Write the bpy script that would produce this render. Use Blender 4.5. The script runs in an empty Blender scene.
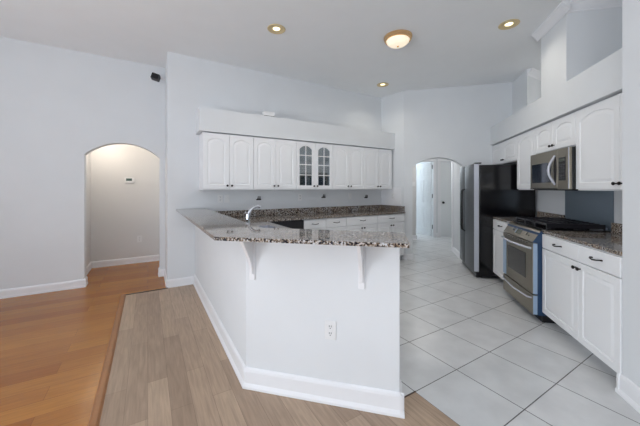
import bpy, bmesh, math, random
from mathutils import Vector, Matrix
random.seed(7)
S = bpy.context.scene
COL = S.collection
k = math.sqrt(0.5)
PI = math.pi

# ------------------------------------------------------------------ camera, world, light, exposure
cam_d = bpy.data.cameras.new('camera')
cam = bpy.data.objects.new('camera', cam_d); COL.objects.link(cam)
cam_d.sensor_fit = 'HORIZONTAL'; cam_d.sensor_width = 36.0
cam_d.lens = 36.0 * 286.2 / 640.0
cam_d.shift_y = -(213 - 188.55) / 640.0
cam_d.clip_start = 0.05
cam.location = (0, 0, 1.31)
cam.rotation_euler = (PI / 2, 0, -math.radians(31.04))
S.camera = cam
S.view_settings.view_transform = 'Standard'
S.view_settings.look = 'None'
S.view_settings.gamma = 1.0
S.view_settings.use_curve_mapping = False
S.view_settings.exposure = 0.1

world = bpy.data.worlds.new('world'); S.world = world
world.use_nodes = True
bg = world.node_tree.nodes['Background']
bg.inputs[0].default_value = (0.75, 0.85, 1.0, 1); bg.inputs[1].default_value = 0.3

def area_light(name, loc, rot, sx, sy, power, color):
    d = bpy.data.lights.new(name, 'AREA'); d.shape = 'RECTANGLE'; d.size = sx; d.size_y = sy
    d.energy = power; d.color = color
    o = bpy.data.objects.new(name, d); o.location = loc; o.rotation_euler = rot; COL.objects.link(o)
    return o
def point_light(name, loc, power, color, radius=0.05):
    d = bpy.data.lights.new(name, 'POINT'); d.energy = power; d.color = color; d.shadow_soft_size = radius
    o = bpy.data.objects.new(name, d); o.location = loc; COL.objects.link(o); return o
def spot_light(name, loc, power, color, ang=130):
    d = bpy.data.lights.new(name, 'SPOT'); d.energy = power; d.color = color; d.shadow_soft_size = 0.05
    d.spot_size = math.radians(ang); d.spot_blend = 0.8
    o = bpy.data.objects.new(name, d); o.location = loc; COL.objects.link(o); return o

DAY = (0.93, 0.968, 1.0)
# level daylight at the windows; upward fill lamps added to brighten the ceiling
for wx in (-1.7, 0.6, 2.9):
    area_light('daylight_rear', (wx, -3.75, 1.55), (-PI / 2, 0, PI), 1.7, 2.2, 5, DAY)
    area_light('up_fill_rear', (wx, -3.80, 1.2), (-PI / 2 - math.radians(-38), 0, PI), 1.7, 1.6, 5, DAY)
for wy in (-1.6, 1.2):
    area_light('daylight_side', (-3.3, wy, 1.55), (0, -PI / 2, 0), 2.2, 1.7, 10, DAY)
    area_light('up_fill_side', (-3.35, wy, 1.2), (0, -PI / 2 - math.radians(52), 0), 1.6, 1.7, 103, DAY)
area_light('fill_right', (5.5, -1.2, 1.5), (0, PI / 2 + math.radians(50), 0), 1.8, 2.2, 170, DAY)  # added fill, tilted up to brighten the kitchen ceiling
point_light('hall_glow', (-0.60, 5.45, 2.1), 8, (1.0, 0.88, 0.74), 0.08)
area_light('hall_area_light', (1.0, 5.4, 2.3), (0, 0, 0), 0.6, 0.6, 9, (1.0, .93, .84))  # warm area light facing down, beside the left hall

# ------------------------------------------------------------------ materials
def lin(c):
    return tuple(((v / 255) / 12.92 if v / 255 <= 0.04045 else ((v / 255 + 0.055) / 1.055) ** 2.4) for v in c) + (1,)
def mat(name, rgb, rough=0.5, metal=0.0, spec=0.5, noise=0.0, nscale=20, bump=0.0, coat=0.0):
    m = bpy.data.materials.new(name); m.use_nodes = True
    nt = m.node_tree; b = nt.nodes['Principled BSDF']
    b.inputs['Base Color'].default_value = lin(rgb)
    b.inputs['Roughness'].default_value = rough
    b.inputs['Metallic'].default_value = metal
    b.inputs['Specular IOR Level'].default_value = spec
    b.inputs['Coat Weight'].default_value = coat
    if noise or bump:
        tc = nt.nodes.new('ShaderNodeTexCoord'); n = nt.nodes.new('ShaderNodeTexNoise')
        n.inputs['Scale'].default_value = nscale; n.inputs['Detail'].default_value = 4
        nt.links.new(tc.outputs['Object'], n.inputs['Vector'])
        if noise:
            r = nt.nodes.new('ShaderNodeValToRGB')
            c = lin(rgb)
            r.color_ramp.elements[0].position = .3; r.color_ramp.elements[1].position = .7
            r.color_ramp.elements[0].color = tuple(v * (1 - noise) for v in c[:3]) + (1,)
            r.color_ramp.elements[1].color = tuple(min(1, v * (1 + noise)) for v in c[:3]) + (1,)
            nt.links.new(n.outputs['Fac'], r.inputs[0]); nt.links.new(r.outputs[0], b.inputs['Base Color'])
        if bump:
            bp = nt.nodes.new('ShaderNodeBump'); bp.inputs['Strength'].default_value = bump
            bp.inputs['Distance'].default_value = 0.002
            nt.links.new(n.outputs['Fac'], bp.inputs['Height']); nt.links.new(bp.outputs[0], b.inputs['Normal'])
    return m
def emis(name, rgb, s):
    m = bpy.data.materials.new(name); m.use_nodes = True; b = m.node_tree.nodes['Principled BSDF']
    b.inputs['Base Color'].default_value = lin(rgb); b.inputs['Emission Color'].default_value = lin(rgb)
    b.inputs['Emission Strength'].default_value = s
    return m
def glass(name, tint, gloss=0.12, trans=0.9):
    m = bpy.data.materials.new(name); m.use_nodes = True; nt = m.node_tree
    for n in list(nt.nodes): nt.nodes.remove(n)
    o = nt.nodes.new('ShaderNodeOutputMaterial'); t = nt.nodes.new('ShaderNodeBsdfTransparent')
    g = nt.nodes.new('ShaderNodeBsdfGlossy'); x = nt.nodes.new('ShaderNodeMixShader')
    t.inputs[0].default_value = lin(tint); g.inputs['Roughness'].default_value = .05
    x.inputs[0].default_value = gloss
    nt.links.new(t.outputs[0], x.inputs[1]); nt.links.new(g.outputs[0], x.inputs[2]); nt.links.new(x.outputs[0], o.inputs[0])
    return m

M = {}
M['wall'] = mat('wall_paint', (231, 234, 237), .85, noise=.012, nscale=3, spec=.2)
M['ceil'] = mat('ceiling_paint', (246, 248, 250), .9, noise=.01, nscale=4, spec=.1)
M['hall'] = mat('hall_paint', (226, 226, 226), .85, spec=.2)
M['trim'] = mat('white_trim_paint', (244, 245, 248), .45)
M['cab'] = mat('white_cabinet_paint', (247, 248, 250), .38)
M['bronze'] = mat('dark_bronze', (40, 36, 36), .35, .8)
M['white_plastic'] = mat('white_plastic', (238, 239, 240), .4)
M['slot'] = mat('dark_slot', (60, 62, 66), .6)
M['steel'] = mat('brushed_steel', (150, 143, 130), .3, 1.0, noise=.05, nscale=60)
M['steel_dark'] = mat('grey_steel', (100, 103, 108), .36, 1.0, noise=.05, nscale=30)
M['steel_edge'] = mat('satin_steel_edge', (205, 208, 218), .4, .6)
M['splash_steel'] = mat('steel_sheet', (132, 146, 158), .35, .55)
M['black'] = mat('black_gloss', (14, 14, 18), .16)
M['black_tex'] = mat('black_textured', (20, 19, 24), .3, bump=.3, nscale=400)
M['iron'] = mat('cast_iron', (30, 30, 36), .28)
M['blue_film'] = mat('blue_protective_film', (40, 70, 106), .3)
M['pale_film'] = mat('pale_blue_film', (158, 182, 208), .3)
M['oven_glass'] = mat('oven_glass', (52, 50, 48), .1)
M['mw_glass'] = mat('microwave_glass', (34, 42, 54), .08)
M['chrome'] = mat('chrome', (214, 218, 224), .08, 1.0)
M['brass'] = mat('brass', (224, 186, 138), .35, .7)
M['can'] = mat('can_baffle', (226, 206, 160), .45)
M['bulb'] = emis('lamp_glow', (255, 236, 190), 2.2)
M['dome'] = emis('frosted_dome', (255, 238, 212), .62)
M['green_lcd'] = mat('grey_green_lcd', (70, 92, 88), .3)
M['lcd'] = mat('dark_lcd', (70, 76, 66), .2)
M['door'] = mat('white_door_paint', (240, 244, 246), .45)
M['hinge'] = mat('dull_hinge', (70, 72, 74), .4, .8)
M['win'] = glass('window_glass', (250, 252, 255), .06)
M['cabglass'] = glass('cabinet_glass', (206, 220, 226), .30)
M['rubber'] = mat('dark_rubber', (30, 30, 30), .7)
M['cabin'] = mat('cabinet_inside', (236, 238, 240), .6)

def granite(name='granite'):
    m = bpy.data.materials.new(name); m.use_nodes = True; nt = m.node_tree; b = nt.nodes['Principled BSDF']
    tc = nt.nodes.new('ShaderNodeTexCoord')
    def noise(s, d=3, ro=.6):
        n = nt.nodes.new('ShaderNodeTexNoise'); n.inputs['Scale'].default_value = s; n.inputs['Detail'].default_value = d
        n.inputs['Roughness'].default_value = ro; nt.links.new(tc.outputs['Object'], n.inputs['Vector']); return n
    def ramp(src, st):
        r = nt.nodes.new('ShaderNodeValToRGB')
        e = r.color_ramp.elements
        while len(e) > 1: e.remove(e[-1])
        e[0].position = st[0][0]; e[0].color = lin(st[0][1])
        for p, c in st[1:]:
            q = e.new(p); q.color = lin(c)
        nt.links.new(src, r.inputs[0]); return r
    n1 = noise(88, 2)
    r1 = ramp(n1.outputs['Fac'], [(.39, (14, 22, 40)), (.45, (74, 82, 98)), (.49, (158, 136, 108)), (.54, (186, 180, 172)), (.60, (232, 240, 252))])
    n2 = noise(7, 3)
    r2 = ramp(n2.outputs['Fac'], [(.35, (186, 160, 126)), (.65, (214, 208, 202))])
    mx = nt.nodes.new('ShaderNodeMix'); mx.data_type = 'RGBA'; mx.blend_type = 'MULTIPLY'; mx.inputs[0].default_value = .75
    nt.links.new(r1.outputs[0], mx.inputs[6]); nt.links.new(r2.outputs[0], mx.inputs[7])
    nt.links.new(mx.outputs[2], b.inputs['Base Color'])
    b.inputs['Roughness'].default_value = .05; b.inputs['Specular IOR Level'].default_value = .4
    return m
M['granite'] = granite()

def planks(name, c1, c2, seam, length, width, along_x, rough, contrast=.25, ox=0, oy=0):
    m = bpy.data.materials.new(name); m.use_nodes = True; nt = m.node_tree; b = nt.nodes['Principled BSDF']
    tc = nt.nodes.new('ShaderNodeTexCoord'); mp = nt.nodes.new('ShaderNodeMapping')
    nt.links.new(tc.outputs['Object'], mp.inputs[0])
    if not along_x: mp.inputs['Rotation'].default_value = (0, 0, PI / 2)
    mp.inputs['Location'].default_value = (ox, oy, 0)
    br = nt.nodes.new('ShaderNodeTexBrick'); br.inputs['Scale'].default_value = 1
    br.offset = .37; br.offset_frequency = 2; br.squash = 1
    br.inputs['Brick Width'].default_value = length; br.inputs['Row Height'].default_value = width
    br.inputs['Mortar Size'].default_value = .0012; br.inputs['Mortar Smooth'].default_value = .3
    br.inputs['Color1'].default_value = lin(c1); br.inputs['Color2'].default_value = lin(c2)
    br.inputs['Mortar'].default_value = lin(seam)
    nt.links.new(mp.outputs[0], br.inputs['Vector'])
    m2 = nt.nodes.new('ShaderNodeMapping'); m2.inputs['Scale'].default_value = (2.0, 26, 1)
    nt.links.new(mp.outputs[0], m2.inputs[0])
    n = nt.nodes.new('ShaderNodeTexNoise'); n.inputs['Scale'].default_value = 2.2; n.inputs['Detail'].default_value = 6
    n.inputs['Distortion'].default_value = .6
    nt.links.new(m2.outputs[0], n.inputs['Vector'])
    r = nt.nodes.new('ShaderNodeValToRGB'); r.color_ramp.elements[0].position = .3; r.color_ramp.elements[1].position = .7
    lo = 1 - contrast
    r.color_ramp.elements[0].color = (lo, lo, lo, 1); r.color_ramp.elements[1].color = (1, 1, 1, 1)
    nt.links.new(n.outputs['Fac'], r.inputs[0])
    mx = nt.nodes.new('ShaderNodeMix'); mx.data_type = 'RGBA'; mx.blend_type = 'MULTIPLY'; mx.inputs[0].default_value = 1
    nt.links.new(br.outputs['Color'], mx.inputs[6]); nt.links.new(r.outputs[0], mx.inputs[7])
    nt.links.new(mx.outputs[2], b.inputs['Base Color'])
    b.inputs['Roughness'].default_value = rough
    return m
M['cherry'] = planks('cherry_planks', (190, 126, 54), (162, 98, 38), (124, 74, 32), 1.5, .15, True, .25, .22)
M['oak'] = planks('greyed_oak_planks', (198, 172, 147), (172, 147, 125), (140, 118, 100), .95, .118, False, .42, .26)
M['strip'] = mat('transition_wood', (158, 106, 62), .35, noise=.1, nscale=10)
M['strip_dark'] = mat('transition_dark', (74, 56, 46), .45)

def tile_mat():
    m = bpy.data.materials.new('grey_floor_tile'); m.use_nodes = True; nt = m.node_tree; b = nt.nodes['Principled BSDF']
    tc = nt.nodes.new('ShaderNodeTexCoord'); mp = nt.nodes.new('ShaderNodeMapping')
    mp.inputs['Location'].default_value = (-1.476 + .4365 * 20, -1.265 + .4365 * 20, 0)
    nt.links.new(tc.outputs['Object'], mp.inputs[0])
    br = nt.nodes.new('ShaderNodeTexBrick'); br.inputs['Scale'].default_value = 1; br.offset = 0; br.squash = 1
    br.inputs['Brick Width'].default_value = .4365; br.inputs['Row Height'].default_value = .4365
    br.inputs['Mortar Size'].default_value = .0030; br.inputs['Mortar Smooth'].default_value = .1
    br.inputs['Color1'].default_value = lin((222, 223, 224)); br.inputs['Color2'].default_value = lin((216, 218, 219))
    br.inputs['Mortar'].default_value = lin((84, 84, 86))
    nt.links.new(mp.outputs[0], br.inputs['Vector'])
    n = nt.nodes.new('ShaderNodeTexNoise'); n.inputs['Scale'].default_value = 5; n.inputs['Detail'].default_value = 5
    nt.links.new(tc.outputs['Object'], n.inputs['Vector'])
    r = nt.nodes.new('ShaderNodeValToRGB'); r.color_ramp.elements[0].color = (.88, .88, .88, 1); r.color_ramp.elements[1].color = (1, 1, 1, 1)
    r.color_ramp.elements[0].position = .35; r.color_ramp.elements[1].position = .65
    nt.links.new(n.outputs['Fac'], r.inputs[0])
    mx = nt.nodes.new('ShaderNodeMix'); mx.data_type = 'RGBA'; mx.blend_type = 'MULTIPLY'; mx.inputs[0].default_value = 1
    nt.links.new(br.outputs['Color'], mx.inputs[6]); nt.links.new(r.outputs[0], mx.inputs[7])
    nt.links.new(mx.outputs[2], b.inputs['Base Color'])
    b.inputs['Roughness'].default_value = .3
    bp = nt.nodes.new('ShaderNodeBump'); bp.inputs['Strength'].default_value = .3; bp.inputs['Distance'].default_value = .002
    bp.invert = True
    nt.links.new(br.outputs['Fac'], bp.inputs['Height']); nt.links.new(bp.outputs[0], b.inputs['Normal'])
    return m
M['tile'] = tile_mat()

# ------------------------------------------------------------------ mesh helpers
class MB:
    def __init__(s): s.v = []; s.f = []
    def add(s, vs, fs):
        n = len(s.v); s.v += [tuple(v) for v in vs]; s.f += [[i + n for i in f] for f in fs]; return s
    def box(s, x0, x1, y0, y1, z0, z1):
        return s.add([(x, y, z) for x in (x0, x1) for y in (y0, y1) for z in (z0, z1)],
                     [(0, 1, 3, 2), (4, 6, 7, 5), (0, 4, 5, 1), (2, 3, 7, 6), (0, 2, 6, 4), (1, 5, 7, 3)])
    def prism(s, pts, z0, z1):      # footprint polygon extruded in z
        n = len(pts)
        return s.add([(x, y, z0) for x, y in pts] + [(x, y, z1) for x, y in pts],
                     [list(range(n))[::-1], list(range(n, 2 * n))] + [(i, (i + 1) % n, n + (i + 1) % n, n + i) for i in range(n)])
    def sweep(s, pts, a, b):        # pts: list of 3-vectors (closed outline), extruded by vector from a to b
        n = len(pts); a = Vector(a); b = Vector(b)
        return s.add([Vector(p) + a for p in pts] + [Vector(p) + b for p in pts],
                     [list(range(n))[::-1], list(range(n, 2 * n))] + [(i, (i + 1) % n, n + (i + 1) % n, n + i) for i in range(n)])
    def cyl(s, c, r, h, axis='z', seg=20, r2=None):
        r2 = r if r2 is None else r2
        prof = [(0, 0), (r, 0), (r2, h), (0, h)]
        return s.lathe(prof, c, axis, seg)
    def lathe(s, prof, c=(0, 0, 0), axis='z', seg=20):
        vs = []; fs = []; rings = []
        for r, h in prof:
            ring = []
            if r < 1e-6:
                ring = [len(vs)] * seg; vs.append((0, 0, h))
            else:
                for i in range(seg):
                    a = 2 * PI * i / seg; ring.append(len(vs)); vs.append((r * math.cos(a), r * math.sin(a), h))
            rings.append(ring)
        for q in range(len(rings) - 1):
            A, B = rings[q], rings[q + 1]
            for i in range(seg):
                j = (i + 1) % seg; f = []
                for t in (A[i], A[j], B[j], B[i]):
                    if t not in f: f.append(t)
                if len(f) > 2: fs.append(f)
        if axis == 'y': vs = [(x, z, -y) for x, y, z in vs]     # height -> +y
        if axis == '-y': vs = [(x, -z, y) for x, y, z in vs]
        if axis == 'x': vs = [(z, x, y) for x, y, z in vs]
        if axis == '-z': vs = [(x, -y, -z) for x, y, z in vs]
        return s.add([(x + c[0], y + c[1], z + c[2]) for x, y, z in vs], fs)
    def tube(s, path, r, seg=10):
        P = [Vector(p) for p in path]; n = len(P); R = r if isinstance(r, (list, tuple)) else [r] * n
        vs = []; fs = []; up = None
        for i, p in enumerate(P):
            d = (P[min(i + 1, n - 1)] - P[max(i - 1, 0)]).normalized()
            if up is None:
                up = Vector((0, 0, 1)) if abs(d.z) < .9 else Vector((1, 0, 0))
            up = (up - d * up.dot(d)).normalized(); sd = d.cross(up)
            for j in range(seg):
                a = 2 * PI * j / seg; vs.append(p + (up * math.cos(a) + sd * math.sin(a)) * R[i])
        for i in range(n - 1):
            for j in range(seg):
                q = (j + 1) % seg; fs.append((i * seg + j, i * seg + q, (i + 1) * seg + q, (i + 1) * seg + j))
        fs.append(list(range(seg))[::-1]); fs.append([(n - 1) * seg + j for j in range(seg)])
        return s.add(vs, fs)
    def build(s, name, m, parent=None, bevel=0, smooth=False):
        me = bpy.data.meshes.new(name); me.from_pydata(s.v, [], s.f); me.materials.append(m)
        b = bmesh.new(); b.from_mesh(me); bmesh.ops.recalc_face_normals(b, faces=b.faces)
        b.to_mesh(me); b.free()
        if smooth: 
            for p in me.polygons: p.use_smooth = True
            try: me.set_sharp_from_angle(angle=math.radians(40))
            except Exception: pass
        o = bpy.data.objects.new(name, me); COL.objects.link(o)
        if parent: o.parent = parent
        if bevel:
            md = o.modifiers.new('bevel', 'BEVEL'); md.width = bevel; md.segments = 2; md.limit_method = 'ANGLE'
            md.angle_limit = math.radians(50)
        return o

def tag(o, label=None, cat=None, group=None, kind=None):
    if label: o['label'] = label
    if cat: o['category'] = cat
    if group: o['group'] = group
    if kind: o['kind'] = kind
    return o
def empty(name, loc, rz=0, label=None, cat=None, group=None):
    o = bpy.data.objects.new(name, None); COL.objects.link(o); o.empty_display_size = .1
    o.location = loc; o.rotation_euler = (0, 0, rz)
    return tag(o, label, cat, group)
def struct(o): o['kind'] = 'structure'; return o
def UW(u, w): return (k * (u + w), k * (w - u))
R_RIGHT = math.radians(-135)    # local x -> -w, local y -> +u
R_FRONT = math.radians(-45)     # local x -> +u, local y -> +w
def uw_prism(mb, pts, z0, z1): return mb.prism([UW(*p) for p in pts], z0, z1)
def copy_tree(o, parent=None):
    c = o.copy(); COL.objects.link(c)
    if parent: c.parent = parent
    for ch in list(o.children): copy_tree(ch, c)
    return c

CEIL = 3.12
# ------------------------------------------------------------------ floors
struct(MB().prism([(-3.2, -3.7), (-.23, -3.7), (-.23, 4.255), (2.2, 4.255), (2.2, 6.2), (-3.2, 6.2)], -.06, 0).build('floor', M['cherry']))
struct(MB().prism([(-.23, -3.7), (1.476, -3.7), (1.476, 1.265), (1.255, 1.265), (.62, 1.90), (.62, 4.255), (-.23, 4.255)], -.06, 0).build('floor', M['oak']))
struct(MB().prism([(1.476, -3.7), (11, -3.7), (11, 9.5), (2.2, 9.5), (2.2, 4.255), (.62, 4.255), (.62, 1.90), (1.255, 1.265), (1.476, 1.265)], -.06, 0).build('floor', M['tile']))
struct(MB().sweep([(-.282, 0, 0), (-.279, 0, .009), (-.268, 0, .014), (-.246, 0, .014), (-.235, 0, .009), (-.232, 0, 0)], (0, -3.5, 0), (0, 4.25, 0)).build('trim_1', M['strip']))
struct(MB().box(-.28, .226, 4.243, 4.262, 0, .006).build('trim_2', M['strip_dark']))
struct(MB().box(1.30, 1.482, 1.261, 1.269, 0, .003).build('trim_3', M['strip_dark']))
# ceiling (over the rooms)
struct(MB().box(-3.2, 11, -3.7, 9.5, CEIL, CEIL + .1).build('ceiling', M['ceil']))
struct(MB().box(-3.2, .37, 5.03, 6.1, 2.4, 2.46).build('ceiling', M['hall']))
struct(uw_prism(MB(), [(.30, 5.67), (3.2, 5.67), (3.2, 11), (-1.0, 11), (-1.0, 6.9), (-.6, 6.6), (.25, 5.95)], 2.42, 2.5).build('ceiling', M['ceil']))

# ------------------------------------------------------------------ walls
def arch_wall(name, a, b, o0, o1, spring, apex, z1, origin, rz, thick, m, seg=28):
    """wall from x=a to b in a local frame (front face y=0), arched opening o0..o1"""
    c = (o0 + o1) / 2; hw = (o1 - o0) / 2; rise = apex - spring
    R = (hw * hw + rise * rise) / (2 * rise); zc = apex - R
    arc = []
    for i in range(seg + 1):
        x = o0 + (o1 - o0) * i / seg
        arc.append((x, zc + math.sqrt(max(0, R * R - (x - c) ** 2))))
    mb = MB()
    # left pier, right pier, and slices above the arch - one closed mesh
    out = [(a, 0), (o0, 0)] + arc + [(o1, 0), (b, 0), (b, z1), (a, z1)]
    n = len(out)
    vs = [(x, 0, z) for x, z in out] + [(x, thick, z) for x, z in out]
    fs = [(i, (i + 1) % n, n + (i + 1) % n, n + i) for i in range(n)]
    # caps: quads
    top = len(vs)
    for s_, y in ((0, 0), (1, thick)):
        base = len(vs)
        vs += [(x, y, z1) for x, z in arc]
        off = s_ * n
        for i in range(seg):
            fs.append((off + 2 + i, off + 3 + i, base + i + 1, base + i))
        fs.append((off + 0, off + 1, off + 2, base, off + n - 1))
        fs.append((off + 2 + seg, off + 3 + seg, off + 4 + seg, off + 5 + seg, base + seg))
    mb.add(vs, fs)
    o = mb.build(name, m)
    bm = bmesh.new(); bm.from_mesh(o.data); bmesh.ops.remove_doubles(bm, verts=bm.verts, dist=1e-5)
    bmesh.ops.recalc_face_normals(bm, faces=bm.faces); bm.to_mesh(o.data); bm.free()
    o.location = origin; o.rotation_euler = (0, 0, rz)
    return struct(o)

arch_wall('wall_left_arch', -3.2, .223, -.723, .152, 1.768, 1.952, CEIL, (0, 4.88, 0), 0, .15, M['wall'])
struct(MB().prism([(.223, 4.272), (4.0, 4.272), (4.065, 3.742), (4.165, 3.842), (4.2, 4.42), (.373, 4.42), (.373, 6.1), (.223, 6.1)], 0, CEIL).build('wall_back', M['wall']))
# hall behind the left arch
struct(MB().box(-.93, .223, 5.98, 6.1, 0, 2.4).build('wall_left_hall', M['hall']))
struct(MB().box(-.93, -.806, 5.03, 5.98, 0, 2.4).build('wall_left_hall_side', M['hall']))
# angled wall with the right arch : front face w = 5.52
arch_wall('wall_right_arch', .2284, 2.0, .381, 1.257, 1.70, 1.87, CEIL, UW(0, 5.52) + (0,), R_FRONT, .15, M['wall'])
# kitchen right wall (u = 2.0) up to the plant ledge, full height next to the arch wall
struct(uw_prism(MB(), [(2.0, .2), (2.12, .2), (2.12, 5.67), (2.0, 5.67)], 0, 2.36).build('wall_right', M['wall']))
struct(uw_prism(MB(), [(2.0, 4.97), (2.12, 5.09), (2.12, 5.67), (2.0, 5.67)], 2.36, CEIL).build('wall_right', M['wall']))
x0, y0 = UW(2.0, 4.97)
struct(MB().box(x0 + .171, x0 + 1.3, y0, y0 + .12, 2.36, CEIL).build('wall_right_return', M['wall']))
# soffits
struct(uw_prism(MB(), [(1.67, 2.23), (2.3, 2.23), (2.3, 5.52), (1.67, 5.52)], 2.056, 2.36).build('wall_soffit_right', M['wall']))
struct(MB().prism([(.565, 3.94), (4.04, 3.94), (4.0, 4.272), (.565, 4.272)], 2.056, 2.36).build('wall_soffit_back', M['wall']))
# pier standing on the right soffit, with the niche beside it
struct(uw_prism(MB(), [(1.67, 3.31), (2.6, 3.31), (2.6, 3.80), (1.67, 3.80)], 2.36, CEIL).build('wall_pier', M['wall']))
struct(uw_prism(MB(), [(2.17, .2), (2.3, .2), (2.3, 3.31), (2.17, 3.31)], 2.36, CEIL).build('wall_niche', M['wall']))
struct(uw_prism(MB(), [(3.0, 2.0), (3.12, 2.0), (3.12, 6.4), (3.0, 6.4)], 0, CEIL).build('wall_far_right', M['wall']))
# near wall block at the right edge
struct(uw_prism(MB(), [(1.43, .2), (2.0, .2), (2.0, 2.235), (1.43, 2.235)], 0, CEIL).build('wall_near_right', M['wall']))
# remaining shell of the family room
struct(MB().box(-3.2, -3.05, -3.7, -2.5, 0, CEIL).build('wall_left', M['wall']))
struct(MB().box(-3.2, -3.05, -.7, .3, 0, CEIL).build('wall_left', M['wall']))
struct(MB().box(-3.2, -3.05, 2.1, 4.88, 0, CEIL).build('wall_left', M['wall']))
for a, b in ((-2.5, -.7), (.3, 2.1)):
    struct(MB().box(-3.2, -3.05, a, b, 0, .4).box(-3.2, -3.05, a, b, 2.7, CEIL).build('wall_left', M['wall']))
xs = [(-3.2, -2.6), (-.8, -.3), (1.5, 2.0), (3.8, 5.2)]
for a, b in xs: struct(MB().box(a, b, -3.7, -3.55, 0, CEIL).build('wall_rear', M['wall']))
for a, b in ((-2.6, -.8), (-.3, 1.5), (2.0, 3.8)):
    struct(MB().box(a, b, -3.7, -3.55, 0, .4).box(a, b, -3.7, -3.55, 2.7, CEIL).build('wall_rear', M['wall']))
struct(MB().box(5.2, 5.35, -3.7, -2.1, 0, CEIL).box(5.2, 5.35, -.3, 1.2, 0, CEIL).box(5.2, 5.35, -2.1, -.3, 0, .4).box(5.2, 5.35, -2.1, -.3, 2.7, CEIL).build('wall_family_right', M['wall']))
def window(n, cx, cy, rz):
    e = empty('window_%d' % n, (cx, cy, 0), rz); e['kind'] = 'structure'
    f = MB()
    f.box(-.9, .9, -.03, .03, .4, .46).box(-.9, .9, -.03, .03, 2.64, 2.7).box(-.9, -.84, -.03, .03, .46, 2.64).box(.84, .9, -.03, .03, .46, 2.64).box(-.02, .02, -.02, .02, .46, 2.64).box(-.84, .84, -.02, .02, 1.53, 1.57)
    f.build('window_frame', M['trim'], e)
    MB().box(-.84, .84, -.004, .004, .46, 2.64).build('pane', M['win'], e)
for i, wx in enumerate((-1.7, .6, 2.9)): window(i + 1, wx, -3.62, 0)
for i, wy in enumerate((-1.6, 1.2)): window(i + 4, -3.12, wy, PI / 2)
window(6, 5.27, -1.2, PI / 2)  # unseen window added so the right fill can reach the kitchen ceiling

# hallway behind the right arch
struct(uw_prism(MB(), [(1.257, 5.67), (1.40, 5.67), (1.40, 6.45), (1.257, 6.45)], 0, 2.42).build('wall_hall_right', M['wall']))
struct(uw_prism(MB(), [(2.0, 5.67), (2.12, 5.67), (2.12, 8.4), (2.0, 8.4)], 0, 2.42).build('wall_hall_far_right', M['wall']))
struct(uw_prism(MB(), [(-.6, 7.78), (.63, 7.78), (.63, 7.9), (-.6, 7.9)], 0, 2.42).build('wall_hall_stub', M['hall']))
struct(uw_prism(MB(), [(-.72, 6.02), (-.6, 6.02), (-.6, 10.9), (-.72, 10.9)], 0, 2.42).build('wall_hall_left', M['wall']))
# end wall w=8.30 with two door openings: .36..1.11 and 1.30..2.0
hm = MB()
for a, b, z0, z1 in ((-.6, .36, 0, 2.42), (.36, 1.11, 2.04, 2.42), (1.11, 1.30, 0, 2.42), (1.30, 2.0, 2.04, 2.42)):
    hm.box(a, b, 0, .12, z0, z1)
o = struct(hm.build('wall_hall_end', M['wall'])); o.location = UW(0, 8.30) + (0,); o.rotation_euler = (0, 0, R_FRONT)
struct(uw_prism(MB(), [(-.6, 10.8), (2.4, 10.8), (2.4, 10.9), (-.6, 10.9)], 0, 2.42).build('wall_hall_room', M['wall']))
struct(uw_prism(MB(), [(2.3, 8.42), (2.4, 8.42), (2.4, 10.8), (2.3, 10.8)], 0, 2.42).build('wall_hall_room', M['wall']))
def casing(n, a, b, w):
    c = MB()
    c.box(a - .07, a, -.018, 0, 0, 2.04).box(b, b + .07, -.018, 0, 0, 2.04).box(a - .07, b + .07, -.018, 0, 2.04, 2.11)
    o = struct(c.build('trim_%d' % n, M['trim'], bevel=.004)); o.location = UW(0, w) + (0,); o.rotation_euler = (0, 0, R_FRONT)
casing(4, .36, 1.11, 8.30); casing(5, 1.30, 1.93, 8.30)
# white casing along the end of the hallway right wall
c = MB().box(0, .06, -.02, .17, 0, 2.42)
o = struct(uw_prism(MB(), [(1.235, 6.452), (1.42, 6.452), (1.42, 6.53), (1.235, 6.53)], 0, 2.42).build('trim_6', M['trim'], bevel=.005))

def six_panel_door(name, W, H, flip):
    """door leaf, local x 0..W (hinge at 0), y 0..0.035, with six recessed panels on the front; one mesh"""
    e = empty(name, (0, 0, 0)); e['kind'] = 'structure'
    mb = MB()
    s = .11; mid = W / 2
    rows = [(.2, .78), (.92, 1.56), (1.68, H - .13)]
    cols = [(s, mid - .05), (mid + .05, W - s)]
    mb.box(0, W, .008, .027, .008, H)
    for y0, y1 in ((0, .008), (.027, .035)):
        mb.box(0, s, y0, y1, .016, H).box(W - s, W, y0, y1, .016, H).box(mid - .05, mid + .05, y0, y1, .016, H)
        zz = [.008] + [v for r in rows for v in r] + [H]
        for i in range(0, len(zz), 2):
            for c0, c1 in cols: mb.box(c0, c1, y0, y1, zz[i], zz[i + 1])
        for c0, c1 in cols:
            for r0, r1 in rows:
                mb.box(c0 + .03, c1 - .03, y0 + .002 if y0 == 0 else y0, y1 if y0 == 0 else y1 - .002, r0 + .03, r1 - .03)
    mb.build('door_leaf', M['door'], e)
    for side in (-1, 1):
        yy = -.001 if side < 0 else .036
        ax = '-y' if side < 0 else 'y'
        MB().lathe([(0, 0), (.028, 0), (.028, .006), (.011, .01), (.011, .03), (.026, .04), (.028, .055), (.018, .066), (0, .068)], (W - .065, yy, .93), ax, 16).build('door_handle', M['hinge'], e, smooth=True)
    for hz in (.2, 1.05, 1.85):
        MB().cyl((-.008, -.006, hz), .013, .11, 'z', 10).build('hinge', M['hinge'], e)
    return e
d1 = six_panel_door('door_1', .72, 2.03, False)
hx, hy = UW(1.095, 8.40)
d1.location = (hx, hy, 0)
tx, ty = UW(.69, 9.0)
d1.rotation_euler = (0, 0, math.atan2(ty - hy, tx - hx))
d2 = six_panel_door('door_2', .62, 2.03, False)
d2.location = UW(1.925, 8.38) + (0,); d2.rotation_euler = (0, 0, R_FRONT + PI)

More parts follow.
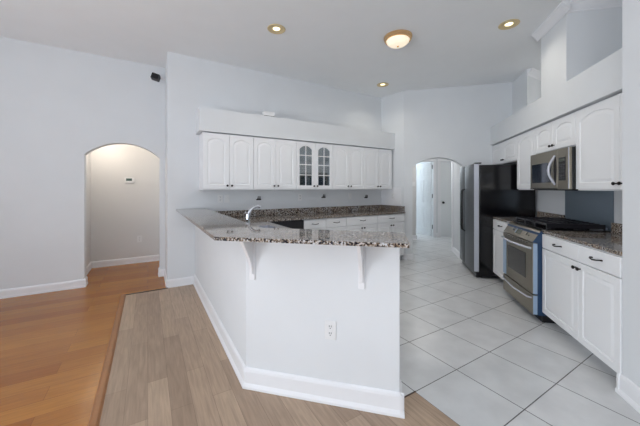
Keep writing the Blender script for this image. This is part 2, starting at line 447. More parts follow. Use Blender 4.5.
# ------------------------------------------------------------------ baseboards
PROF = [(0, 0), (.018, 0), (.018, .02), (.014, .026), (.014, .085), (.010, .098), (.005, .104), (0, .106)]
def baseboard(name, p0, p1, ext0=0, ext1=0, prof=PROF):
    """board along p0->p1, projecting to the right-hand side of the direction"""
    p0 = Vector(p0 + (0,)); p1 = Vector(p1 + (0,)); d = (p1 - p0).normalized(); nrm = Vector((d.y, -d.x, 0))
    pts = [nrm * a + Vector((0, 0, b)) for a, b in prof]
    return struct(MB().sweep(pts, p0 - d * ext0, p1 + d * ext1).build(name, M['trim']))
BIG = [(0, 0), (.026, 0), (.026, .014), (.018, .03), (.015, .034), (.015, .108), (.011, .122), (.004, .13), (0, .13)]
baseboard('baseboard_left', (-3.05, 4.88), (-.723, 4.88), 0, .016)
baseboard('baseboard_left_arch', (-.723, 4.87), (-.723, 5.03), 0, 0)
baseboard('baseboard_arch_right', (.152, 4.88), (.223, 4.88), .016, 0)
baseboard('baseboard_arch_jamb', (.152, 5.03), (.152, 4.87), 0, 0)
baseboard('baseboard_hall', (-.806, 5.98), (.223, 5.98))
baseboard('baseboard_hall_side', (-.806, 5.03), (-.806, 5.98))
baseboard('baseboard_stub_side', (.223, 4.88), (.223, 4.272), 0, .018)
baseboard('baseboard_stub', (.223, 4.272), (.545, 4.272), .018, 0)
PX = .5585                                     # outer face of the peninsula wall
ua, ub = None, .049
WF = 1.722                                     # front face of the peninsula wall (w)
cX, cY = PX, (WF / k) - PX                     # corner of the two faces
baseboard('baseboard_peninsula_left', (PX, 4.272), (cX, cY), 0, .008, BIG)
p_end = UW(ub, WF)
baseboard('baseboard_peninsula_front', (cX, cY), p_end, .010, .024, BIG)
baseboard('baseboard_peninsula_end', p_end, UW(ub, WF + .12), .024, 0, BIG)
baseboard('baseboard_near_right', UW(1.43, 2.235), UW(1.43, .2), .022, 0, BIG)
baseboard('baseboard_near_end', UW(1.50, 2.235), UW(1.43, 2.235), 0, .022, BIG)
baseboard('baseboard_side', (4.015, 4.15), (4.065, 3.742))
baseboard('baseboard_arch_wall', (4.065, 3.742), UW(.381, 5.52), 0, .018)
baseboard('baseboard_arch_wall_jamb', UW(.381, 5.51), UW(.381, 5.67))
baseboard('baseboard_hall_right', UW(1.257, 6.45), UW(1.257, 5.51))
baseboard('baseboard_hall_stub', UW(-.6, 7.78), UW(.63, 7.78), 0, .018)
baseboard('baseboard_hall_end', UW(1.18, 8.30), UW(1.23, 8.30))

# crown moulding on the pier, the return wall and the niche wall
CR = [(0, 0), (.009, 0), (.012, .014), (.022, .025), (.040, .043), (.054, .061), (.058, .072), (.068, .076), (.068, .090), (0, .090)]
def crown(name, p0, p1, e0=0, e1=0):
    p0 = Vector(p0 + (0,)); p1 = Vector(p1 + (0,)); d = (p1 - p0).normalized(); nrm = Vector((d.y, -d.x, 0))
    pts = [nrm * a + Vector((0, 0, CEIL - .091 + b)) for a, b in CR]
    return struct(MB().sweep(pts, p0 - d * e0, p1 + d * e1).build(name, M['trim']))
crown('trim_7', UW(1.67, 3.80), UW(1.67, 3.31), .068, .068)
crown('trim_8', UW(1.67, 3.31), UW(2.17, 3.31)[:2], .0, 0)
crown('trim_9', UW(2.17, 3.31), UW(2.17, 2.3))
crown('trim_10', (x0, y0), (x0 + 1.3, y0), .0, 0)

# peninsula knee wall
inX = .66; inW = 1.825
iX, iY = inX, inW / k - inX
e0 = UW(ub, WF); e1 = UW(ub, inW)
kw = struct(MB().prism([(PX, 4.272), (cX, cY), e0, e1, (iX, iY), (inX, 4.272)], 0, 1.013).build('wall_peninsula', M['wall'], bevel=.006))

# ------------------------------------------------------------------ countertops
LCX = 1.31                                      # front edge of lower counter on the left leg
bar = MB()
bl = UW(-.974, 1.432); br_ = UW(.088, 1.480); bb = UW(.080, 1.852)
bi = (.682, 1.845 / k - .682)
bar.prism([(.3245, 4.268), (.3245, bl[1]), bl, br_, bb, bi, (.682, 4.268)], 1.0155, 1.037)
tag(bar.build('bar_countertop', M['granite'], bevel=.003), 'raised L-shaped brown granite bar top capping the white peninsula wall', 'countertop')
lc = MB()
Z0, Z1 = .862, .888
cut = (.80, 1.20, 2.45, 3.15)                   # sink cut-out x0 x1 y0 y1
pts = None
lc.box(.664, cut[0], 1.925, 4.268, Z0, Z1).box(cut[1], LCX, 1.3, 4.268, Z0, Z1) if False else None
# left leg as four slabs around the sink, corner wedge along the diagonal, and the back run
lc.prism([(.664, cut[2]), (.664, 1.832 / k - .664), UW(.045, 1.832), UW(.045, 2.46), (LCX, 2.46 / k - LCX), (LCX, cut[2])], Z0, Z1)
lc.box(.664, cut[0], cut[2], cut[3], Z0, Z1).box(cut[1], LCX, cut[2], cut[3], Z0, Z1)
lc.prism([(.664, cut[3]), (LCX, cut[3]), (LCX, 3.645), (4.0, 3.645), (3.997, 4.268), (.664, 4.268)], Z0, Z1)
tag(lc.build('kitchen_countertop', M['granite'], bevel=.003), 'lower brown granite worktop running below the bar and along the back wall', 'countertop')
bs = MB()
bs.box(.70, 3.975, 4.246, 4.27, Z1 + .001, .987).prism([(3.976, 4.27), (3.976, 3.66), (4.0, 3.66), (3.998, 4.27)], Z1 + .001, .987)
tag(bs.build('granite_backsplash', M['granite'], bevel=.002), 'low brown granite upstand behind the back wall worktop', 'backsplash')
# white tile panel above
struct(MB().prism([(3.992, 4.268), (3.996, 4.268), (4.062, 3.80), (4.052, 3.80)], .989, 1.33).build('trim_11', M['trim']))

# stainless sink set into the cut-out
sk = empty('kitchen_sink', ((cut[0] + cut[1]) / 2, (cut[2] + cut[3]) / 2, .70), 0, 'stainless steel sink set into the lower worktop behind the bar', 'sink')
sx = (cut[1] - cut[0]) / 2 - .002; sy = (cut[3] - cut[2]) / 2 - .002
b = MB().box(-sx, sx, -sy, sy, 0, .008).box(-sx, -sx + .006, -sy, sy, .008, .187).box(sx - .006, sx, -sy, sy, .008, .187).box(-sx, sx, -sy, -sy + .006, .008, .187).box(-sx, sx, sy - .006, sy, .008, .187)
b.build('basin', M['steel_edge'], sk)
MB().lathe([(0, 0), (.04, 0), (.04, .004), (0, .004)], (0, 0, .0085), 'z', 20).build('drain', M['chrome'], sk)
# faucet
fa = empty('kitchen_faucet', (.760, 2.50, Z1), 0, 'tall chrome single-spout faucet rising behind the bar top', 'faucet')
MB().lathe([(0, 0), (.034, 0), (.034, .012), (.022, .02), (.021, .08), (.021, .17), (.018, .205), (0, .21)], (0, 0, .001), 'z', 20).build('faucet_body', M['chrome'], fa, smooth=True)
sp = [(0, 0, .15), (.006, .001, .19), (.018, .002, .222), (.040, .004, .246), (.07, .006, .260), (.098, .008, .262), (.112, .009, .254)]
MB().tube(sp, [.017, .016, .0145, .0135, .0135, .014, .015], 12).build('spout', M['chrome'], fa, smooth=True)
MB().tube([(0, 0, .19), (-.012, -.010, .20), (-.03, -.022, .215)], [.011, .008, .007], 10).build('handle', M['chrome'], fa, smooth=True)

# corbels under the bar top, on the peninsula front
def corbel(u, label):
    e = empty('corbel', UW(u, WF) + (.80,), R_FRONT, label, 'bracket', 'brackets under the bar top')
    prof = [(0, -.0), (0, .214), (-.165, .214), (-.165, .198), (-.15, .188), (-.125, .155), (-.095, .11), (-.065, .07), (-.042, .03), (-.03, 0), (-.020, -.05)]
    prof[0] = (0, -.05)
    MB().sweep([(0, y, z) for y, z in prof], (-.011, 0, 0), (.011, 0, 0)).build('bracket_arm', M['trim'], e, bevel=.003)
    MB().box(-.02, .02, -.010, 0, -.09, .214).build('back_plate', M['trim'], e, bevel=.003)
    return e
corbel(-.885, 'white scrolled bracket under the bar top beside the peninsula corner')
corbel(-.172, 'white scrolled bracket under the bar top nearer the right end of the peninsula')

# ------------------------------------------------------------------ cabinet helpers
def panel_door(x0, x1, z0, z1, arch, st=.055, y=-.02, hole=False, N=14):
    """raised-panel door with a (cathedral) arched top rail"""
    mb = MB(); cx = (x0 + x1) / 2
    def loop(ins, yy, curved):
        a0, a1, b0, b1 = x0 + ins, x1 - ins, z0 + ins, z1 - ins
        P = []
        for i in range(N): P.append((a0 + (a1 - a0) * i / N, yy, b0))
        top = b1 - (arch if curved else 0)
        for i in range(3): P.append((a1, yy, b0 + (top - b0) * i / 3))
        for i in range(N):
            t = i / N; x = a1 + (a0 - a1) * t
            s = 2 * t - 1
            if curved and arch:
                h = 1 - abs(s) ** 2.2
                z = top + arch * h
            else: z = top
            P.append((x, yy, z))
        for i in range(3): P.append((a0, yy, top + (b0 - top) * i / 3))
        return P
    if hole:
        loops = [loop(0, y + .02, False), loop(0, y + .002, False), loop(.002, y, False), loop(st, y, True), loop(st + .004, y + .006, True), loop(st + .004, y + .02, True)]
    else:
        loops = [loop(0, y + .019, False), loop(0, y + .002, False), loop(.002, y, False), loop(st, y, True), loop(st + .006, y + .007, True),
                 loop(st + .012, y + .007, True), loop(st + .034, y + .001, True)]
    n = len(loops[0]); vs = []; fs = []
    for L in loops: vs += L
    for q in range(len(loops) - 1):
        for i in range(n):
            j = (i + 1) % n; fs.append((q * n + i, q * n + j, (q + 1) * n + j, (q + 1) * n + i))
    if hole:
        q = len(loops) - 1
        for i in range(n):
            j = (i + 1) % n; fs.append((q * n + i, q * n + j, j, i))
    else:
        fs.append(list(range(n))[::-1]); fs.append([(len(loops) - 1) * n + i for i in range(n)])
    mb.add(vs, fs)
    return mb
KN = [(0, 0), (.006, 0), (.005, .010), (.012, .016), (.0145, .022), (.011, .028), (0, .030)]
def knob(parent, x, z, y=-.02):
    return MB().lathe(KN, (x, y, z), '-y', 12).build('knob', M['bronze'], parent, smooth=True)
def pull(parent, x, z, y=-.02, L=.10):
    h = L / 2
    mb = MB().tube([(x - h, y + .002, z), (x - h, y - .016, z + .002), (x - h * .7, y - .026, z - .002), (x, y - .029, z - .006), (x + h * .7, y - .026, z - .002), (x + h, y - .016, z + .002), (x + h, y + .002, z)], [.006, .005, .0045, .005, .0045, .005, .006], 8)
    return mb.build('drawer_pull', M['bronze'], parent, smooth=True)
def wall_cabinet(loc, rz, W, z0, z1, D, doors, label, group=None, arch=.05, knobz=None, glazed=False):
    """doors: list of (x0,x1,knob side 'l'/'r'/None)"""
    e = empty('wall_cabinet', (loc[0], loc[1], z0), rz, label, 'cabinet', group)
    H = z1 - z0
    mb = MB()
    if glazed:
        t = .018
        mb.box(0, t, 0, D, 0, H).box(W - t, W, 0, D, 0, H).box(t, W - t, D - .01, D, 0, H).box(t, W - t, 0, D - .01, 0, t).box(t, W - t, 0, D - .01, H - t, H)
        mb.build('body', M['cabin'], e)
        MB().box(W / 2 - .02, W / 2 + .02, 0, .018, t, H - t).build('face_frame', M['cab'], e)
        for q, sz in enumerate((.245, .40)):
            MB().box(t + .001, W - t - .001, .03, D - .011, sz, sz + .018).build('shelf', M['cab'], e)
    else:
        mb.box(0, W, 0, D, 0, H).build('body', M['cab'], e)
    for x0, x1, kn in doors:
        a, b_, c, d = x0 + .002, x1 - .002, .012, H - .012
        if glazed:
            o = panel_door(a, b_, c, d, .055, hole=True, st=.052).build('door', M['cab'], e)
            MB().box(a + .045, b_ - .045, -.007, -.004, c + .045, d - .045).build('glass_pane', M['cabglass'], o)
            mx_ = (a + b_) / 2; mm = MB().box(mx_ - .006, mx_ + .006, -.017, -.008, c + .05, d - .053)
            for fz in (.30, .52, .72):
                zz = c + (d - c) * fz; mm.box(a + .05, b_ - .05, -.016, -.0085, zz - .006, zz + .006)
            mm.build('muntins', M['cab'], o)
        else:
            o = panel_door(a, b_, c, d, arch).build('door', M['cab'], e)
        if kn:
            kx = b_ - .028 if kn == 'r' else a + .028
            kz = c + .045
            knob(o, kx, kz)
    return e
def base_cabinet(loc, rz, W, D, drawers, doors, label, group=None, top=.858, zdr=.715, tk=.075):
    e = empty('base_cabinet', (loc[0], loc[1], 0), rz, label, 'cabinet', group)
    MB().box(0, W, 0, D, .10, top).build('body', M['cab'], e)
    MB().box(0, W, tk, D - .01, 0, .0995).build('toe_kick', M['cab'], e)
    for x0, x1 in drawers:
        a, b_, c, d = x0 + .002, x1 - .002, zdr + .004, top - .008
        o = panel_door(a, b_, c, d, 0, st=.001).build('drawer', M['cab'], e) if False else MB().box(a, b_, -.02, 0, c, d).build('drawer', M['cab'], e, bevel=.003)
        pull(o, (a + b_) / 2, (c + d) / 2 + .005)
    for x0, x1, kn in doors:
        a, b_, c, d = x0 + .002, x1 - .002, .112, zdr - .004
        o = panel_door(a, b_, c, d, 0, st=.05).build('door', M['cab'], e)
        if kn: knob(o, b_ - .025 if kn == 'r' else a + .025, d - .045)
    return e

# ------------------------------------------------------------------ back wall cabinets
YU = 3.975; GU = 'white wall cabinets on the back wall'
UWID = .6725; UX0 = .612
ul = ['white two-door wall cabinet at the left end of the long row above the bar',
      'white two-door wall cabinet just left of the glass-fronted one',
      'white wall cabinet with two arched glass doors and muntins',
      'white two-door wall cabinet just right of the glass-fronted one',
      'white two-door wall cabinet at the far right end of the back wall row']
for i in range(5):
    wall_cabinet((UX0 + i * UWID, YU), 0, UWID - .001, 1.292, 2.046, 4.268 - YU, [(0, UWID / 2, 'r'), (UWID / 2, UWID - .001, 'l')], ul[i], GU, glazed=(i == 2))
YB = 3.68
# dishwasher
dw = empty('dishwasher', (1.335, YB, 0), 0, 'black dishwasher below the back worktop, left of the white drawers', 'dishwasher')
MB().box(0, .59, 0, .57, .10, .858).build('body', M['black'], dw)
MB().box(.0, .59, -.028, 0, .11, .715).build('door', M['black'], dw, bevel=.004)
cp = MB().box(.0, .59, -.034, 0, .72, .855).build('control_panel', M['black_tex'], dw, bevel=.004)
MB().box(.0, .59, .06, .1, 0, .0995).build('toe_kick', M['black_tex'], dw)
MB().tube([(.06, -.03, .66), (.07, -.06, .66), (.52, -.06, .66), (.53, -.03, .66)], .009, 8).build('handle', M['black'], dw)
base_cabinet((1.93, YB), 0, .758, .585, [(0, .379), (.379, .758)], [(0, .379, 'r'), (.379, .758, 'l')], 'white base cabinet with two small drawers, right beside the black dishwasher', 'base cabinets on the back wall')
base_cabinet((2.69, YB), 0, .66, .585, [(0, .66)], [(0, .33, 'r'), (.33, .66, 'l')], 'white one-drawer base cabinet in the middle of the back run', 'base cabinets on the back wall')
base_cabinet((3.352, YB), 0, .645, .585, [(0, .645)], [(0, .322, 'r'), (.322, .645, 'l')], 'white one-drawer base cabinet at the right end of the back run by the arch wall', 'base cabinets on the back wall')
# sink-leg and diagonal base cabinets hidden behind the knee wall (fronts face the kitchen)
def poly_cab(pts, label):
    e = empty('base_cabinet', (pts[0][0], pts[0][1], 0), 0, label, 'cabinet')
    q = [(a - pts[0][0], b - pts[0][1]) for a, b in pts]
    MB().prism(q, .10, .69).build('body', M['cab'], e)
    return e
px_ = 1.285
pc = poly_cab([(.664, 4.26), (.664, 2.30), (px_, 2.30), (px_, 4.26)], 'white sink base cabinet behind the left arm of the peninsula')
dd = MB()
for (ya, yb) in ((2.32, 2.74), (2.745, 3.16), (3.165, 3.6)):
    MB().box(px_ - .664 + .001, px_ - .664 + .021, ya - 4.26, yb - 4.26, .12, .68).build('door', M['cab'], pc, bevel=.003)
MB().prism([(0, -1.96), (.55, -1.96), (.55, 0), (0, 0)], 0, .099).build('toe_kick', M['cab'], pc)
# diagonal leg
dcab = base_cabinet(UW(.035, 2.43), R_FRONT + PI, .60, .595, [(0, .60)], [(0, .30, 'r'), (.30, .60, 'l')], 'white base cabinet facing the kitchen behind the peninsula front wall')

# ------------------------------------------------------------------ right wall cabinets
def RW(u, w): return UW(u, w)
UC = 1.715; DU = 1.997 - UC
GR = 'white wall cabinets on the right wall'
# over the fridge: w 5.515 .. 4.52 ; local x = w1 - w
wall_cabinet(RW(UC, 5.515), R_RIGHT, .995, 1.70, 2.046, DU, [(0, .4975, 'r'), (.4975, .995, 'l')], 'short white two-door wall cabinet above the fridge', GR, arch=.035)
wall_cabinet(RW(UC, 4.519), R_RIGHT, .517, 1.292, 2.046, DU, [(0, .517, None)], 'single-door white wall cabinet between the fridge and the microwave', GR)
wall_cabinet(RW(UC, 4.001), R_RIGHT, .786, 1.716, 2.046, DU, [(0, .393, 'r'), (.393, .786, 'l')], 'short white two-door wall cabinet directly above the microwave', GR, arch=.035)
wall_cabinet(RW(UC, 3.213), R_RIGHT, .976, 1.292, 2.046, DU, [(0, .535, 'r'), (.535, .976, 'l')], 'tall white wall cabinet right of the microwave against the near wall', GR)
UB = 1.442; DB = 1.997 - UB - .003; TK = .12
base_cabinet(RW(UB, 4.60), R_RIGHT, .614, DB, [(0, .614)], [(0, .614, 'r')], 'narrow white base cabinet between the fridge and the range', None, top=.876, zdr=.735, tk=.12)
base_cabinet(RW(UB, 3.34 - .10), R_RIGHT, 1.002, DB, [(0, .505), (.505, 1.002)], [(0, .505, 'r'), (.505, 1.002, 'l')], 'wide white base cabinet with two drawers right of the range', None, top=.876, zdr=.735, tk=.12) if False else None
rb = base_cabinet(RW(UB, 3.218), R_RIGHT, .980, DB, [(0, .553), (.553, .980)], [(0, .553, 'r'), (.553, .980, 'l')], 'wide white base cabinet with two drawers right of the range', None, top=.876, zdr=.735, tk=.12)
def counter_slab(w0, w1, label):
    e = empty('countertop', RW(1.425, w1) + (.878,), R_RIGHT, label, 'countertop')
    MB().box(0, w1 - w0, 0, 1.997 - 1.425, 0, .027).build('slab', M['granite'], e, bevel=.003)
    MB().box(0, w1 - w0, 1.972 - 1.425, 1.997 - 1.425, .0275, .118).build('upstand', M['granite'], e, bevel=.002)
counter_slab(3.984, 4.605, 'small brown granite worktop between the fridge and the range')
counter_slab(2.237, 3.217, 'brown granite worktop right of the range with low upstand')

# ------------------------------------------------------------------ fridge
fr = empty('fridge', RW(1.165, 5.50) + (0,), R_RIGHT, 'steel side-by-side fridge with black sides beside the right arch', 'fridge')
FW = .88; FH = 1.675
MB().box(.004, FW - .004, .09, .80, .02, FH - .02).build('body', M['black'], fr, bevel=.006)
MB().box(.01, FW - .01, .045, .0895, .004, .085).build('grille', M['black_tex'], fr, bevel=.01)
split = .345
def bowed(x0, x1, z0, z1, bow=.012, y1=.085):
    n = 8; pts = []
    for i in range(n + 1):
        t = i / n; x = x0 + (x1 - x0) * t
        pts.append((x, .012 - bow * (1 - (2 * t - 1) ** 2)))
    pts += [(x1, y1), (x0, y1)]
    return MB().prism(pts, z0, z1)
for a, b_, hxx in ((.002, split - .003, split - .04), (split + .003, FW - .004, split + .045)):
    o = bowed(a, b_, .09, FH).build('door', M['steel_dark'], fr, bevel=.006)
    MB().tube([(hxx, .005, .62), (hxx, -.026, .64), (hxx, -.034, .70), (hxx, -.036, .95), (hxx, -.034, 1.22), (hxx, -.026, 1.28), (hxx, .005, 1.30)], .009, 10).build('handle', M['black'], o, smooth=True)
# near edge of the right door reads as a pale strip
MB().box(FW - .0035, FW - .0005, .016, .080, .095, FH - .005).build('door_edge', M['steel_edge'], fr)
MB().box(FW - .10, FW - .02, .03, .12, FH + .001, FH + .018).build('hinge_cover', M['black_tex'], fr, bevel=.004)
MB().box(.02, .10, .03, .12, FH + .001, FH + .018).build('hinge_cover', M['black_tex'], fr, bevel=.004)
for fx in (.06, FW - .06):
    MB().cyl((fx, .12, 0), .022, .02, 'z', 12).build('foot', M['rubber'], fr)
    MB().cyl((fx, .74, 0), .022, .02, 'z', 12).build('foot', M['rubber'], fr)

# ------------------------------------------------------------------ range
rg = empty('gas_range', RW(1.345, 3.98) + (0,), R_RIGHT, 'steel slide-in gas range with black cooktop and blue film on its sides', 'range')
WR = .757
MB().box(.006, WR - .006, .045, .640, .07, .878).build('body', M['blue_film'], rg)
MB().box(.02, WR - .02, .09, .62, .0, .0695).build('base', M['black_tex'], rg)
o = MB().box(.0, WR, .0, .042, .075, .265).build('drawer', M['steel'], rg, bevel=.004)
MB().tube([(.02, .0, .235), (.06, -.022, .228), (WR / 2, -.035, .215), (WR - .06, -.022, .228), (WR - .02, .0, .235)], .008, 8).build('drawer_pull', M['steel_edge'], o, smooth=True)
MB().box(WR + .0005, WR + .0025, .004, .040, .078, .262).build('film_strip', M['pale_film'], o)
o = MB().box(0, WR, 0, .042, .275, .775).build('oven_door', M['steel'], rg, bevel=.004)
MB().box(.15, .61, -.003, -.0005, .39, .65).build('oven_window', M['oven_glass'], o, bevel=.001)
MB().tube([(.03, 0, .72), (.05, -.03, .724), (.2, -.050, .722), (WR / 2, -.056, .718), (WR - .2, -.050, .722), (WR - .05, -.03, .724), (WR - .03, 0, .72)], .011, 10).build('door_handle', M['steel_edge'], o, smooth=True)
MB().box(WR + .0005, WR + .0025, .004, .040, .278, .772).build('film_strip', M['pale_film'], o)
MB().box(.002, .10, -.0022, -.0004, .28, .70).build('film_strip', M['pale_film'], o)
# row of vent holes between door and panel
for i in range(9): MB().box(.10 + i * .065, .13 + i * .065, -.002, -.0003, .755, .762).build('vent_slot', M['black'], o)
# slanted control panel
prof = [(0, .782), (.07, .896), (.11, .896), (.11, .782)]
cp = MB().sweep([(0, y, z) for y, z in prof], (0.002, 0, 0), (WR - .002, 0, 0)).build('control_panel', M['steel'], rg, bevel=.004)
MB().sweep([(0, y, z) for y, z in [(-.001, .783), (.069, .896), (.11, .896), (.11, .783)]], (WR - .0015, 0, 0), (WR + .003, 0, 0)).build('end_cap', M['blue_film'], cp)
def on_panel(x0, x1, t0, t1, name, m, h=.002):
    n = Vector((0, -.114, .07)).normalized()
    a = Vector((0, 0, .782)); d = Vector((0, .07, .114))
    P = [a + d * t0, a + d * t1]
    vs = []
    for xx in (x0, x1):
        for p in P:
            for hh in (.0004, h): q = p + n * hh; vs.append((xx, q.y, q.z))
    MB().add(vs, [(0, 1, 3, 2), (4, 6, 7, 5), (0, 4, 5, 1), (2, 3, 7, 6), (0, 2, 6, 4), (1, 5, 7, 3)]).build(name, m, cp)
on_panel(.20, .25, .40, .75, 'touch_pad', M['black'])
on_panel(.285, .30, .25, .85, 'touch_pad', M['pale_film'])
on_panel(.31, .43, .25, .82, 'display', M['lcd'])
on_panel(.545, .56, .35, .72, 'touch_pad', M['black'])
on_panel(.60, .615, .35, .45, 'touch_pad', M['black'])
ct = MB().box(.0, WR, .111, .632, .9005, .914).build('cooktop', M['black'], rg, bevel=.004)
for bx, by, br in ((.19, .24, .045), (.19, .49, .036), (.57, .24, .036), (.57, .49, .05), (.38, .365, .04)):
    MB().lathe([(0, 0), (br, 0), (br, .008), (br * .75, .014), (br * .75, .028), (0, .030)], (bx, by, .9145), 'z', 18).build('burner', M['iron'], ct, smooth=True)
def grate(x0, x1):
    g = MB(); z0, z1 = .950, .966
    for yy in (.135, .365, .60): g.box(x0, x1, yy - .006, yy + .006, z0, z1)
    n = 4
    for i in range(n):
        xx = x0 + .006 + (x1 - x0 - .012) * i / (n - 1); g.box(xx - .006, xx + .006, .13, .605, z0 - .003, z1 + .003)
    for xx in (x0 + .006, x1 - .006):
        for yy in (.135, .365, .60): g.box(xx - .006, xx + .006, yy - .006, yy + .006, .9145, z0)
    for xx in (x0 + .004, x1 - .004): g.box(xx - .004, xx + .004, .13, .605, .928, z0)
    for yy in (.25, .48):
        g.box(x0, x1, yy - .005, yy + .005, z0, z1 + .004)
    g.build('grate', M['iron'], ct, bevel=.0015)
grate(.025, .265); grate(.272, .487); grate(.494, .732)
MB().box(.04, WR - .04, .606, .632, .9145, .940).build('rear_vent', M['steel_edge'], ct, bevel=.003)
for fx in (.05, WR - .05):
    pass

# steel splash sheet behind the range
o = empty('splash_panel', RW(1.991, 3.976) + (.915,), R_RIGHT, 'grey-blue steel sheet fixed to the wall behind the range', 'backsplash')
MB().box(0, .757, 0, .005, .0, .372).build('sheet', M['splash_steel'], o)

# ------------------------------------------------------------------ microwave
WM = .784
mw = empty('microwave', RW(1.645, 4.0) + (1.29,), R_RIGHT, 'over-the-range microwave with bowed handle and black window', 'microwave')
MH = .422
MB().box(.002, WM - .002, .025, .345, .012, MH).build('body', M['black'], mw, bevel=.003)
MB().box(.02, WM - .02, .03, .33, .0, .0115).build('vent_underside', M['black_tex'], mw)
o = MB().box(0, .575, 0, .024, .02, MH - .002).build('door', M['steel'], mw, bevel=.004)
MB().box(.045, .47, -.0025, -.0004, .085, .30).build('window', M['mw_glass'], o, bevel=.001)
hp = []
for i in range(9):
    t = i / 8; s_ = math.sin(t * PI)
    hp.append((.545 - .05 * s_, .002 - .038 * s_ - .002, .06 + .30 * t))
MB().tube(hp, [.012] + [.013] * 7 + [.012], 12).build('handle', M['steel_edge'], o, smooth=True)
lens = []
for i in range(13):
    t = i / 12; s_ = math.sin(t * PI); lens.append((.548 - .035 * s_, 0, .07 + .28 * t))
for i in range(13):
    t = 1 - i / 12; s_ = math.sin(t * PI); lens.append((.552 + .020 * s_, 0, .07 + .28 * t))
MB().sweep(lens, (0, -.004, 0), (0, -.0005, 0)).build('handle_recess', M['oven_glass'], o)
MB().box(0, .575, -.001, .022, .012, .0195).build('lower_trim', M['black'], o)
o = MB().box(.577, WM, 0, .024, .012, MH - .002).build('control_panel', M['steel'], mw, bevel=.004)
MB().box(.61, .725, -.0022, -.0004, .10, .33).build('keypad', M['black'], o)
kb = MB()
for r_ in range(5):
    for c_ in range(3): kb.box(.622 + c_ * .034, .646 + c_ * .034, -.0032, -.0024, .115 + r_ * .032, .135 + r_ * .032)
kb.build('keys', M['slot'], o)
MB().box(.62, .715, -.0032, -.0024, .29, .318).build('display', M['lcd'], o)
MB().box(.768, .7845, -.001, -.0003, .02, MH - .004).build('edge_strip', M['steel_edge'], o)

# ------------------------------------------------------------------ ceiling lights
def recessed(x, y, label, power=15):
    e = empty('recessed_light', (x, y, CEIL - .001), 0, label, 'light', 'recessed ceiling lights')
    MB().lathe([(.075, 0), (.098, 0), (.102, -.004), (.098, -.009), (.078, -.006), (.07, .0)], (0, 0, -.0005), 'z', 32).build('trim_ring', M['can'], e, smooth=True)
    MB().lathe([(0, -.002), (.036, -.002), (.040, -.0008), (0, -.0008)], (0, 0, 0), 'z', 24).build('lamp', M['bulb'], e, smooth=True)
    MB().lathe([(.041, -.0008), (.072, -.0008), (.072, -.004), (.041, -.002)], (0, 0, 0), 'z', 32).build('reflector', M['can'], e, smooth=True)
    d = bpy.data.lights.new('downlight', 'SPOT'); d.energy = power; d.color = (1, .92, .78); d.spot_size = math.radians(140); d.spot_blend = .9; d.shadow_soft_size = .05
    l = bpy.data.objects.new('downlight', d); l.location = (x, y, CEIL - .02); COL.objects.link(l)
recessed(1.248, 3.03, 'recessed ceiling light above the peninsula, left of the others')
recessed(3.50, 3.70, 'small recessed ceiling light in the far kitchen corner near the arch wall', 9)
recessed(3.405, 1.626, 'recessed ceiling light nearest the right wall soffit', 11)
dl = empty('ceiling_lamp', (2.56, 2.45, CEIL - .001), 0, 'round flush ceiling lamp with brass rim and frosted glass bowl', 'light')
MB().lathe([(0, 0), (.165, 0), (.165, -.012), (.155, -.022), (.158, -.035), (.150, -.045), (.135, -.045), (.135, -.012), (0, -.012)], (0, 0, 0), 'z', 40).build('rim', M['brass'], dl, smooth=True)
MB().lathe([(.134, -.03), (.134, -.045), (.128, -.062), (.105, -.085), (.07, -.100), (.03, -.106), (0, -.107)], (0, 0, 0), 'z', 40).build('glass_bowl', M['dome'], dl, smooth=True)
MB().lathe([(0, -.1075), (.012, -.1075), (.012, -.114), (.006, -.122), (0, -.123)], (0, 0, 0), 'z', 14).build('finial', M['brass'], dl, smooth=True)
dd_ = bpy.data.lights.new('lamp_light', 'AREA'); dd_.shape = 'DISK'; dd_.size = .24; dd_.energy = 7; dd_.color = (1, .93, .82)
lo_ = bpy.data.objects.new('lamp_light', dd_); lo_.location = (2.56, 2.45, CEIL - .135); COL.objects.link(lo_)
point_light('hall_right_light', UW(.7, 6.9) + (2.2,), 12, (1, .97, .93), .12)
point_light('hall_room_light', UW(.2, 9.6) + (2.0,), 45, (.85, .94, 1), .2)
point_light('return_fill', UW(2.75, 4.6) + (2.6,), 4, (1, .97, .92), .1)  # unseen fill added to brighten the return wall above the soffit

# ------------------------------------------------------------------ small things
def wall_plate(name, loc, rz, label, cat, W=.072, H=.116, kind='outlet', group=None, cols=1):
    """front faces local -y, back plane y=0"""
    e = empty(name, loc, rz, label, cat, group)
    MB().box(-W / 2, W / 2, -.006, -.0005, -H / 2, H / 2).build('plate', M['white_plastic'], e, bevel=.002)
    if kind == 'outlet':
        for zz in (-.021, .021):
            r_ = MB().lathe([(0, 0), (.017, 0), (.016, .002), (0, .002)], (0, -.0062, zz), '-y', 18).build('socket', M['white_plastic'], e)
            s = MB().box(-.0075, -.0045, -.0092, -.0084, zz - .001, zz + .010).box(.0045, .0075, -.0092, -.0084, zz - .001, zz + .010).cyl((0, -.0084, zz - .008), .003, .0008, '-y', 10)
            s.build('slots', M['slot'], r_)
    elif kind == 'switch':
        for c_ in range(cols):
            xx = (c_ - (cols - 1) / 2) * .046
            MB().box(xx - .008, xx + .008, -.012, -.0065, -.014, .014).build('toggle', M['white_plastic'], e, bevel=.002)
    return e
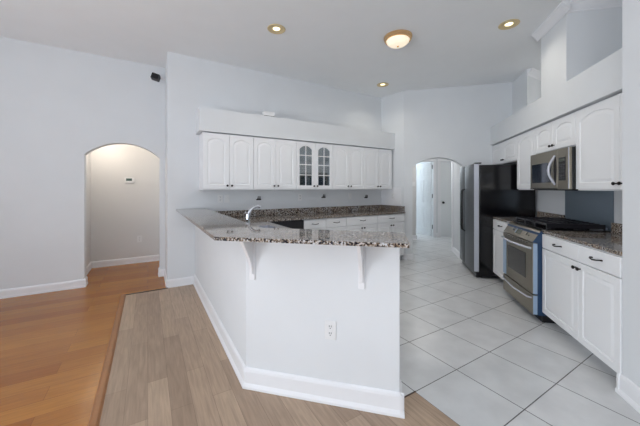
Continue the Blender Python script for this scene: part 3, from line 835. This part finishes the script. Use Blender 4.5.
# px(330,330) on the peninsula front: u = ?
wall_plate('wall_outlet', UW(-.3615, WF) + (.442,), R_FRONT, 'white duplex outlet low on the front of the peninsula', 'outlet')
wall_plate('wall_outlet', (.893, 4.272, 1.165), 0, 'white outlet below the left end of the wall cabinets, beside a switch', 'outlet')
wall_plate('light_switch', (.989, 4.272, 1.165), 0, 'white toggle switch right of the leftmost backsplash outlet', 'switch', kind='switch')
wall_plate('wall_outlet', (2.18, 4.272, 1.165), 0, 'white outlet on the back wall below the glass-door cabinet', 'outlet')
wall_plate('light_switch', (3.22, 4.272, 1.165), 0, 'white switch plate on the back wall towards the far corner', 'switch', kind='switch')
wall_plate('wall_outlet', (4.033, 3.98, 1.165), math.radians(-83), 'white outlet on the short side wall by the end of the back worktop', 'outlet')
wall_plate('wall_outlet', (-.125, 5.98, .42), 0, 'white outlet low on the hallway wall seen through the left arch', 'outlet')
def hook(x, label, z=1.15):
    e = empty('wall_hook', (x, 4.272, z), 0, label, 'hook', 'small dark hooks on the backsplash')
    MB().box(-.04, .04, -.010, -.0005, -.018, -.002).build('plate', M['bronze'], e, bevel=.002)
    for s_ in (-1, 1):
        MB().tube([(s_ * .016, -.008, -.004), (s_ * .016, -.022, .004), (s_ * .014, -.026, .045)], [.010, .009, .005], 8).build('prong', M['bronze'], e, smooth=True)
hook(1.464, 'small dark double hook on the back wall right above the faucet')
hook(2.64, 'small dark double hook on the back wall below the glass-door cabinet', 1.165)
hook(3.60, 'small dark double hook on the back wall nearest the far corner', 1.145)
# box on the soffit
bx = empty('junction_box', (1.52, 4.0, 2.36), 0, 'small white plastic box standing on top of the back soffit', 'box')
MB().box(-.085, .085, -.035, .035, .0005, .075).build('case', M['white_plastic'], bx, bevel=.004)
MB().box(-.08, .08, -.0365, -.0352, .008, .014).build('seam', M['slot'], bx)
# thermostat
th = empty('thermostat', (-.275, 5.98, 1.455), 0, 'white thermostat with grey-green screen on the hallway wall through the left arch', 'thermostat')
MB().box(-.07, .07, -.025, -.0005, -.045, .045).build('case', M['white_plastic'], th, bevel=.004)
MB().box(-.045, .04, -.0268, -.0253, -.012, .03).build('screen', M['green_lcd'], th)
# speaker near the wall corner
spk = empty('wall_speaker', (.222, 4.70, 2.885), 0, 'small dark speaker on a bracket high in the corner above the left arch', 'speaker')
MB().tube([(-.0005, 0, 0), (-.04, 0, .0), (-.065, -.01, .02)], .012, 10).build('bracket', M['white_plastic'], spk)
s0 = MB().box(-.05, .05, -.045, .045, -.04, .04).build('speaker_case', M['slot'], spk, bevel=.006)
s0.location = (-.125, -.03, .0); s0.rotation_euler = (math.radians(-6), math.radians(16), math.radians(-14))
MB().box(-.045, .045, -.049, -.0455, -.036, .036).build('grille', M['black_tex'], s0)
# switch in the right hallway
wall_plate('light_switch', UW(.565, 7.78) + (1.43,), R_FRONT, 'small switch plate on the hallway wall seen through the right arch', 'switch', kind='switch')
